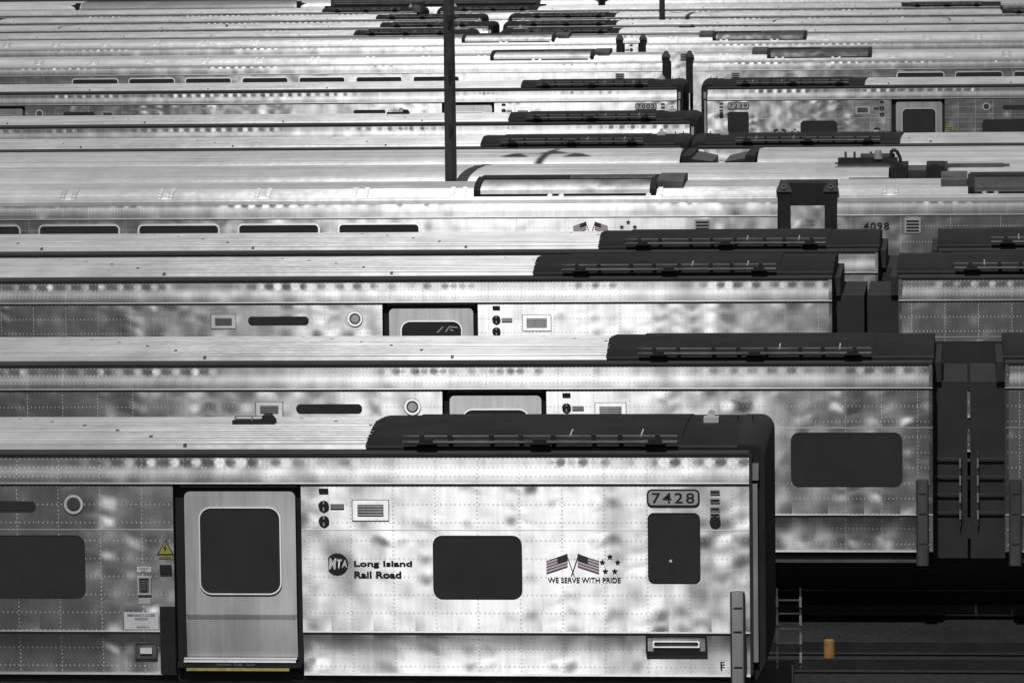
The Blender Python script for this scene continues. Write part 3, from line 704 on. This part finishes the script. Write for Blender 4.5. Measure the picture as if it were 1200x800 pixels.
# ------------------------------------------------------------------ older fluted coaches (rows 5, 11, 12)
OLD = [(-1.6, 1.09), (-1.6, 3.36), (-1.585, 3.44), (-1.56, 3.53), (-1.50, 3.60)]
def old_arch():
    pts = []; n = 26
    for k in range(n+1):
        a = math.pi*k/n; y = -1.47*math.cos(a); z = 3.61+.32*max(0, math.sin(a))**.72
        pts.append((y, z))
    return pts
def old_z(y): 
    c = max(-1, min(1, -y/1.47)); return 3.61+.32*max(0, math.sin(math.acos(c)))**.72
prof_old = [(y+1.6, z) for y, z in old_arch()]
def make_old(hand):
    root = empty('fluted_coach'); F0 = -1.6
    cantp = [(-1.6, 3.36), (-1.585, 3.44), (-1.56, 3.53), (-1.50, 3.60), (-1.47, 3.61)]
    body = MB().box(-HL, HL, -1.6, 1.6, 1.05, 3.36).build('body', 'oldside', root)
    MB().prism(cantp+[(1.47, 3.61), (1.5, 3.60), (1.56, 3.53), (1.585, 3.44), (1.6, 3.36)], -HL, HL).build('cantrail', 'cant', root)
    # arched roof, fluted on its shoulders
    pts = []
    for k in range(61):
        a = math.pi*k/60; y = -1.46*math.cos(a); z = old_z(y)
        if 1.02 < abs(y) < 1.45 and k % 2: z += .02
        pts.append((y, z))
    roof = MB().prism(pts+[(1.46, 3.5), (-1.46, 3.5)], -HL, HL).build('roof', 'smoothroof', root, smooth=False)
    for k in range(14):
        x = -HL+1.0+k*1.88
        if x > HL-.5: break
        br = MB(); ya = [-1.44+.045*q for q in range(11)]
        for q in (-.11, .11):
            br.prism([(y, old_z(y)+.022) for y in ya]+[(y, old_z(y)-.02) for y in ya[::-1]], x+q-.02, x+q+.02)
            for yy in (-1.41, -1.33, -1.24, -1.13, -1.02):
                z = old_z(yy); br.box(x+q-.045, x+q+.045, yy-.022, yy+.022, z-.01, z+.045)
        br.prism([(y, old_z(y)+.012) for y in ya[:2]]+[(y, old_z(y)-.02) for y in ya[:2][::-1]], x-.1, x+.1)
        br.build('roof_cleat', 'trim', roof)
    MB().box(-HL, HL, F0-.012, F0+.01, 3.355, 3.372).build('moulding', 'trim', root)
    for k in range(7):
        x = HL-6.8-1.55-k*1.93 if hand > 0 else -HL+6.8+k*1.93
        wd = MB().rrect(x, x+1.52, 2.45, 3.23, .07, F0-.006, F0+.02).build('window', 'glass', root)
        MB().rframe(x, x+1.52, 2.45, 3.23, .07, .035, F0-.02, F0+.02).build('window_frame', 'trim', wd)
    # end vents
    for e_ in (-1, 1):
        x = e_*(HL-1.42)
        q = MB().box(x-.15, x+.15, F0-.012, F0, 3.02, 3.30).build('side_vent', 'plate', root)
        mb = MB()
        for k in range(4): mb.box(x-.12, x+.12, F0-.018, F0-.012, 3.05+k*.06, 3.08+k*.06)
        mb.build('vent_slot', 'black', q)
        # end post with triangular cap and eyelet
        xx = e_*(HL+.12)
        c = MB().poly([(xx-.12, 2.6), (xx+.12, 2.6), (xx+.12, 3.80), (xx-.12, 3.80)], -1.5, -1.3).build('end_post', 'black', root)
        cap = MB().poly([(xx-.15, 3.80), (xx+.15, 3.80), (xx+.13, 3.88), (xx+.04, 4.02), (xx-.04, 4.02), (xx-.13, 3.88)], -1.52, -1.34).build('post_cap', 'under', c)
        MB().ring((xx, 3.905), .025, .05, -1.535, -1.52, 16).build('cap_eye', 'rail', cap)
        MB().box(*sorted((e_*HL, e_*(HL+.15))), -.9, .9, 1.1, 3.6).build('diaphragm', 'rubber', root)
    # folded roof unit: silver barrel in a dark frame
    def unit(x0, flip):
        x1 = x0+3.4
        h = MB()
        def pr(ex, y0, y1, n=10): return [(y0+(y1-y0)*k/n, old_z(y0+(y1-y0)*k/n)+ex) for k in range(n+1)]
        p1 = pr(.09, -1.36, -.55); 
        h.prism(p1+[(-.55, 3.7), (-1.36, 3.6)], x0+.08, x1-.08)
        u = h.build('roof_unit', 'duct', root)
        f = MB()
        for xa, xb in ((x0-.04, x0+.08), (x1-.08, x1+.04)):
            f.prism(pr(.13, -1.42, -.3)+[(-.3, 3.6), (-1.42, 3.55)], xa, xb)
        f.box(x0, x1, -1.42, -1.365, old_z(-1.40)-.05, old_z(-1.40)+.04)
        f.prism(pr(.12, -.55, .4)+[(.4, 3.7), (-.55, 3.7)], x0, x1)
        f.build('unit_frame', 'black', u)
        g = MB(); xm = (x0+x1)/2; g.box(xm+.04, x1-.04, -.56, -.2, old_z(-.4)+.10, old_z(-.4)+.125)
        for k in range(34):
            x = xm+.05+k*.048; g.box(x, x+.026, -.56, -.2, old_z(-.5)+.115, old_z(-.4)+.15)
        g.build('unit_grille', 'rail', u)
        MB().box(x0+.15, xm-.03, -.57, -.54, old_z(-.55)+.05, old_z(-.55)+.075).build('unit_rail', 'rail', u)
        s_ = x1+.04 if not flip else x0-.55
        b_ = MB().prism(pr(.14, -1.1, .5)+[(.5, 3.6), (-1.1, 3.6)], s_, s_+.5).build('junction_hood', 'under', u)
    if hand > 0: unit(HL-5.75, False)
    else: unit(-HL+2.5, True)
    MB().box(-HL+.1, HL-.1, -1.5, 1.5, .4, 1.05).build('sill', 'under', root)
    for tx_ in (-8.95, 8.95):
        tk = MB().box(tx_-1.75, tx_+1.75, -1.18, -1.02, .3, .6).build('truck', 'under', root)
        for ax in (-1.3, 1.3):
            MB().cyl((tx_+ax, -.84, .46), (tx_+ax, -.70, .46), .46, 24).build('wheel', 'copper', tk)
    return root
YR[5] = crest_solve(prof_old, GY, 212)
YR[11] = crest_solve(prof_old, GY, 62.5)
YR[12] = crest_solve(prof_old, GY, 42.5)
po = {1: make_old(1), -1: make_old(-1)}; first = {1: True, -1: True}
def old(row, px, py, label, end='right'):
    x = XE(row, px, py)
    hnd = 1 if end == 'right' else -1
    if first[hnd]: r = po[hnd]; first[hnd] = False
    else: r = dup(po[hnd])
    r.location = (x-HL if end == 'right' else x+HL, YR[row]+1.6, GY)
    return tag(r, label, 'coach', 'older coaches with fluted roofs and silver roof units')
c5 = old(5, 911, 240, 'fluted coach with flags on its side, left of the coach numbered 4098')
c5r = old(5, 981, 240, 'steel coach numbered 4098 with a small slatted vent', 'left')
old(11, 776, 75, 'fluted coach directly behind number 7002, left of the gap')
old(11, 812, 75, 'fluted coach directly behind number 7239, with slim windows at the right edge', 'left')
old(12, 722, 52, 'farther of the two fluted coaches seen left of the gap between pairs of end posts')
old(12, 757, 52, 'farther of the two fluted coaches seen right of the gap', 'left')
MB().box(HL+.02, HL+1.1, -.9, .2, 3.50, 3.93).build('gap_hood', 'black', c5)
fxx = hitY(692, 268, YR[5]).x-c5.location.x
for sg in (-1, 1): flag(c5, fxx+sg*.05, 3.07, sg, -1.6)
for k in range(5):
    a_ = R(90+72*k); star(c5, fxx+.72+.13*math.cos(a_), 3.12+.13*math.sin(a_), .05, -1.6)
px_n = hitY(1027, 265, YR[5]); text('4098', px_n.x-c5r.location.x, -1.606, px_n.z-GY-.07, .14, 'ink', c5r, width=.48, bold=.02, name='number_lettering', spacing=1.2)

# ------------------------------------------------------------------ plain-roofed coaches (rows 6, 7, 17)
def plain_z(y, W=1.5):
    u = min(1, abs(y)/W); return 3.60+.40*math.sqrt(1-u*u)**.8
prof_plain = [(y+1.6, plain_z(y)) for y in [i*.05-1.45 for i in range(59)]]
def make_plain():
    root = empty('plain_coach')
    MB().box(-HL, HL, -1.6, 1.6, 1.0, 3.36).build('body', 'side', root)
    MB().prism([(-1.6, 3.362), (-1.57, 3.5), (-1.5, 3.60), (1.5, 3.60), (1.57, 3.5), (1.6, 3.362)], -HL, HL).build('cantrail', 'cant', root)
    pts = [(-1.5*math.cos(math.pi*k/40), plain_z(-1.5*math.cos(math.pi*k/40))) for k in range(41)]
    rf = MB().prism(pts+[(1.5, 3.59), (-1.5, 3.59)], -HL+.05, HL-.05).build('roof', 'smoothroof', root)
    rb = MB()
    for y in (-1.2, -.7, -.2, .3, .8, 1.2):
        rb.box(-HL+.1, HL-.1, y, y+.03, plain_z(y)-.01, plain_z(y)+.012)
    rb.build('roof_rib', 'smoothroof', rf)
    for k in range(10):
        x = -HL+3+k*2.05
        wd = MB().rrect(x, x+1.5, 2.2, 2.95, .08, -1.607, -1.58).build('window', 'glass', root)
    for e_ in (-1, 1):
        MB().box(*sorted((e_*HL, e_*(HL+.2))), -1.5, 1.5, 1.0, 3.94).build('end_wall', 'black', root)
        # folded bellows tapering toward the neighbour
        b = MB(); xA, xB = e_*(HL+.201), e_*(HL+.64)
        v_ = [(xA, -1.5, 1.1), (xA, 1.5, 1.1), (xA, 1.5, 3.88), (xA, -1.5, 3.88), (xB, -1.2, 1.1), (xB, 1.2, 1.1), (xB, 1.2, 3.80), (xB, -1.2, 3.80)]
        b.add(v_, [(0, 1, 2, 3), (4, 5, 6, 7), (0, 1, 5, 4), (1, 2, 6, 5), (2, 3, 7, 6), (3, 0, 4, 7)]); b.build('bellows', 'pole', root)
    MB().box(-HL+.1, HL-.1, -1.5, 1.5, .4, 1.0).build('sill', 'under', root)
    for tx_ in (-8.95, 8.95):
        tk = MB().box(tx_-1.75, tx_+1.75, -1.18, -1.02, .3, .6).build('truck', 'under', root)
        for ax in (-1.3, 1.3): MB().cyl((tx_+ax, -.84, .46), (tx_+ax, -.70, .46), .46, 24).build('wheel', 'copper', tk)
    return root
YR[6] = crest_solve(prof_plain, GY, 193)
YR[7] = crest_solve(prof_plain, GY, 175.5)
YR[17] = crest_solve(prof_plain, GY, -3)
pp = make_plain(); f2 = [True]
def coach(row, px, py, label, end='right'):
    x = XE(row, px, py)
    if f2[0]: r = pp; f2[0] = False
    else: r = dup(pp)
    r.location = (x-HL if end == 'right' else x+HL, YR[row]+1.6, GY)
    return tag(r, label, 'coach', 'coaches with plain smooth roofs')
coach(6, 1044, 200, 'plain smooth coach roof directly behind the coach with flags, nearer lamp shadow on it')
coach(6, 1110, 200, 'plain smooth coach roof at the right edge, right of the roof machinery', 'left')
coach(7, 798, 185, 'plain smooth coach roof crossed by two lamp shadows, ending in folded dark bellows')
coach(7, 884, 180, 'plain smooth coach roof right of the folded dark bellows', 'left')
coach(17, 347, 3, 'coach roof at the very far left of the photograph')
coach(17, 702, 2, 'farthest coach roof in the middle, behind the black equipment', 'right')
coach(17, 708, 2, 'farthest coach roof at right of centre', 'left')

# ------------------------------------------------------------------ tracks
def rail_pair(Y, base, label):
    root = empty('railway_track', (0, Y+1.6, base))
    for sy in (-.72, .72):
        MB().box(-220, 220, sy-.035, sy+.035, .06, .20).build('rail', 'black', root)
    tag(root, None, None, kind='structure')
order = sorted(YR.items(), key=lambda q: q[1])
for k, (r_, y_) in enumerate(order): rail_pair(y_, 0 if r_ < 3 else GY, '')
for r_ in (1, 2, 3, 4): print('row', r_, round(YR[r_], 1))
print({k: round(v, 1) for k, v in YR.items()})
ymid = (YR[1]+3.2+YR[2])/2
rail_pair(ymid-1.6+.6, 0, 'open')
# orange marker post and cable trough in the open strip
p = hitZ(972, 783, 0.0)
mk = MB().cyl((p.x, p.y, 0), (p.x, p.y, .37), .075, 18).cyl((p.x, p.y, .37), (p.x, p.y, .385), .06, 18)
tag(mk.build('marker_post', 'orange'), 'short orange marker post standing in the dark gap beside the nearest car end', 'post')

# ------------------------------------------------------------------ roof items
def roof_step(row, px, py, wpx, label):
    q = hitY(px, py, YR[row]+1.6); sc = q.y/F
    W = wpx*sc; b = 3.93+GY*(row > 2)
    r = empty('roof_walkway', (q.x, q.y, b))
    MB().box(-W/2, W/2, -.12, .12, -.03, .015).build('base_plate', 'black', r)
    MB().box(-W/2+.03, W/2-.12, -.1, -.08, .06, .072).box(-W/2+.03, -W/2+.045, -.1, -.08, .01, .065).box(-.02, -.005, -.1, -.08, .01, .065).build('guard_rail', 'greyp', r)
    MB().poly([(W/2-.16, .015), (W/2, .015), (W/2-.05, .075), (W/2-.14, .075)], -.1, .1).build('end_block', 'black', r)
    tag(r, label, 'roof fitting', 'low walkway steps on car roofs')
roof_step(1, 298, 487, 50, 'low black walkway step on the nearest railcar roof')
roof_step(9, 467, 158, 26, 'low dark step on the roof in the row in front of number 7002')
roof_step(13, 805, 36, 18, 'tiny dark step on a far roof right of the thin pole')
# ------------------------------------------------------------------ poles with floodlights (their heads cast the roof shadows)
def pole(px, py0, Yp, r0, top, label, heads):
    q = hitY(px, py0, Yp)
    root = empty('lighting_pole', (q.x, Yp, GY))
    MB().cyl((0, 0, 0), (-.0, 0, top), r0, 20, r0*.62).build('shaft', 'pole', root)
    for k in range(int(top/1.08)):
        MB().box(-.02, .06, -r0*.98-.03, -r0*.6, .5+k*1.08, .62+k*1.08).box(-.02, .03, -r0*.98-.03, -r0*.6, .40+k*1.08, .5+k*1.08).build('climbing_step', 'black', root)
    MB().box(-.8, .8, -.04, .04, top-.1, top).box(-.04, .04, -.4, .4, top-.1, top).build('cross_arm', 'pole', root)
    for (hx, hy, hz) in heads:
        b = MB().cyl((hx, hy, top+hz), (hx, hy-.22, top+hz-.15), .08, 16, .30).cyl((hx, hy-.22, top+hz-.15), (hx, hy-.25, top+hz-.17), .30, 16, .29).cyl((hx*.1, hy*.1, top+hz-.05), (hx, hy, top+hz), .03, 8)
        b.build('floodlight', 'pole', root)
    return tag(root, label, 'pole', 'tall floodlight poles')
Yp = (YR[5]+3.2+YR[6])/2
pole(528.5, 209, Yp, .13, 17.2, 'tall dark pole rising behind the fluted coach, the wider of the two', [(-.66, 0, -1.2), (.66, 0, -1.2), (.12, .2, -.9)])
pole(776, 20, (YR[14]+3.2+YR[15])/2, .14, 13.6, 'thin dark pole far away at the top of the photograph, right of centre', [(-.85, 0, .2), (.85, 0, .2), (0, .1, .5)])
# white scratches on the door window of the third row
c3 = [o for o in bpy.data.objects if 'two white scratches' in str(o.get('label', ''))][0]
def stroke(pts, par, w=.018):
    q = [hitY(px, py, YR[3]-.01) for px, py in pts]; lp = [(p.x-c3.location.x, p.z-GY) for p in q]
    for (x0, z0), (x1, z1) in zip(lp, lp[1:]):
        dx, dz = x1-x0, z1-z0; L = math.hypot(dx, dz) or 1; nx, nz = -dz/L*w/2, dx/L*w/2
        MB().poly([(x0-nx, z0-nz), (x1-nx, z1-nz), (x1+nx, z1+nz), (x0+nx, z0+nz)], -1.6+.020, -1.6+.027).build('scratch_mark', 'plate', par)
stroke([(512, 390), (519, 383)], c3); stroke([(522, 389), (526, 383), (536, 384)], c3); stroke([(527, 386), (531, 388)], c3)
c1 = [o for o in bpy.data.objects if 'numbered 7428' in str(o.get('label', ''))][0]
q = hitY(786, 657, YR[1]-.01); MB().ring((q.x-c1.location.x, q.z), 0, .017, -1.616, -1.608, 14).build('cab_light', 'white', c1)
# curved seams on the pale far roofs
for pxs, lab in (((66, 263), 'fourth railcar roof from the far edge, left'), ((905, 1112), 'fourth railcar roof from the far edge, right')):
    o = [o for o in bpy.data.objects if str(o.get('label', '')).startswith(lab)][0]
    for px in pxs:
        x = hitY(px, 30, YR[14]).x-o.location.x; yy = [i*.1-1.4 for i in range(29)]
        n = len(yy); bow = 1.6 if px in (66, 905) else -1.6
        vs = [(x+bow*((y+1.4)/2.8)**2*.8+dx, y, roof_z(y)+dz) for y in yy for dx, dz in ((0, .035), (.09, .035))]
        MB().add(vs, [(2*k, 2*k+1, 2*k+3, 2*k+2) for k in range(n-1)]).build('roof_seam', 'under', o)
# pale gutters on the farthest railcars
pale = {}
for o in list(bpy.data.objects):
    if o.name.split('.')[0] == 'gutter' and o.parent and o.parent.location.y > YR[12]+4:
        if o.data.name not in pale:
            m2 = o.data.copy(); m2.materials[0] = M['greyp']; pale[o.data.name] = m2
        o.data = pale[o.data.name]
# ------------------------------------------------------------------ machinery on the plain coach roof (row 6)
def mach(name, px0, px1, row, label, dy=1.2):
    a = hitY(px0, 195, YR[row]+dy); b = hitY(px1, 195, YR[row]+dy)
    r = empty(name, ((a.x+b.x)/2, YR[row]+dy, GY+4.0)); tag(r, label, 'roof unit'); return r, (b.x-a.x)/2
r, W = mach('roof_machinery', 982, 1052, 6, 'low flat machinery with bars and small stubs on the plain coach roof, right of centre')
MB().box(-W, W, -.35, .35, -.06, .03).build('tray', 'greyp', r)
MB().box(-W-.05, W, -.38, -.33, .031, .06).build('front_bar', 'black', r)
MB().box(-W, W, .05, .12, .031, .13).build('rear_bar', 'black', r)
MB().box(-.15, W*.9, .15, .5, .02, .19).build('motor_box', 'under', r)
for q in (-.75, -.45, .1): MB().cyl((W*q, .2, .0), (W*q, .2, .24), .025, 10).build('stub', 'under', r)
v_ = MB().cyl((W*.35, .1, .1), (W*.35, .1, .27), .10, 14, .06); v_.build('valve', 'greyp', r)
MB().tube([(W*.75, .1, .1), (W*.8, .1, .27), (W*.95, .1, .27), (W*1.08, .1, .12), (W*1.1, .1, -.1)], .035).build('hose', 'black', r)
r, W = mach('roof_plate', 1108, 1176, 6, 'flat dark plate lying on the plain coach roof near the right edge', .9)
MB().box(-W, W, -.12, .12, -.06, .02).box(W, W+.12, -.06, .06, -.05, .01).build('plate', 'under', r)
r, W = mach('gap_cover', 1046, 1104, 6, 'dark folded cover over the gap right of the roof machinery', 1.0)
MB().box(-W*.4, W*.45, -.9, .8, -.6, -.06).build('cover', 'pole', r)
for x_ in (-.72, .72): MB().box(W*x_-.17, W*x_+.17, -.95, .85, -.7, .02).cyl((W*x_, -.98, -.1), (W*x_, -.80, -.1), .17, 14).build('end_roll', 'black', r)
# small ribbed box in front of it
q = hitY(1022, 213, YR[6]+.2)
rb = empty('ribbed_box', (q.x, q.y, q.z-.12)); tag(rb, 'small pale ribbed box at the foot of the plain coach roof beside the end post', 'box')
MB().box(-.46, .46, -.1, .2, -.2, .2).build('casing', 'under', rb)
for k in range(9): MB().box(-.40+k*.09, -.34+k*.09, -.125, -.1, -.14, .14).build('rib', 'plate', rb)
# ------------------------------------------------------------------ far dark locomotive and ventilator
def dark_loco(row_y, xa, xb, base, label):
    a = hitY(xa, 4, row_y).x; b = hitY(xb, 4, row_y).x; L = b-a
    r = empty('locomotive', ((a+b)/2, row_y+1.6, base)); tag(r, label, 'locomotive')
    MB().box(-L/2, L/2, -1.5, 1.5, 1.0, 3.7).build('body', 'black', r)
    MB().prism([(-1.5, 3.7), (-1.3, 4.0), (-.6, 4.15), (.6, 4.15), (1.3, 4.0), (1.5, 3.7)], -L/2+.3, L/2-.3).build('roof', 'hood', r)
    n = int(L/1.6)
    for k in range(n):
        x = -L/2+.9+k*1.6
        if k % 3 == 1: MB().cyl((x, -.2, 4.1), (x, -.2, 4.34), .5, 22).cyl((x, -.2, 4.34), (x, -.2, 4.36), .53, 22).build('fan', 'greyp', r)
        else: MB().box(x-.55, x+.55, -.8, .3, 4.05, 4.28+.08*(k % 2)).build('hatch', 'under', r)
    for zz in (3.78, 3.9): MB().box(-L/2+.5, L/2-.5, -1.55, -1.52, zz, zz+.03).build('handrail', 'rail', r)
    MB().box(-L/2+.2, L/2-.2, -1.4, 1.4, .3, 1.0).build('underframe', 'under', r)
    return r
dark_loco(YR[17], 380, 640, GY, 'black locomotive roof with fans at the top edge, left of the farthest middle coach')
q = hitY(490, 24, YR[15]+1.2)
vt = empty('roof_ventilator', (q.x, q.y, q.z)); tag(vt, 'grey bucket shaped ventilator standing among the black far roofs beside the tall pole', 'ventilator')
MB().cyl((0, 0, -.2), (0, 0, .35), .06, 14).build('pipe', 'black', vt)
MB().cyl((0, 0, .35), (0, 0, .78), .20, 20, .31).build('bucket', 'greyp', vt)
MB().cyl((0, 0, .781), (0, 0, .84), .34, 20).build('lid', 'under', vt)
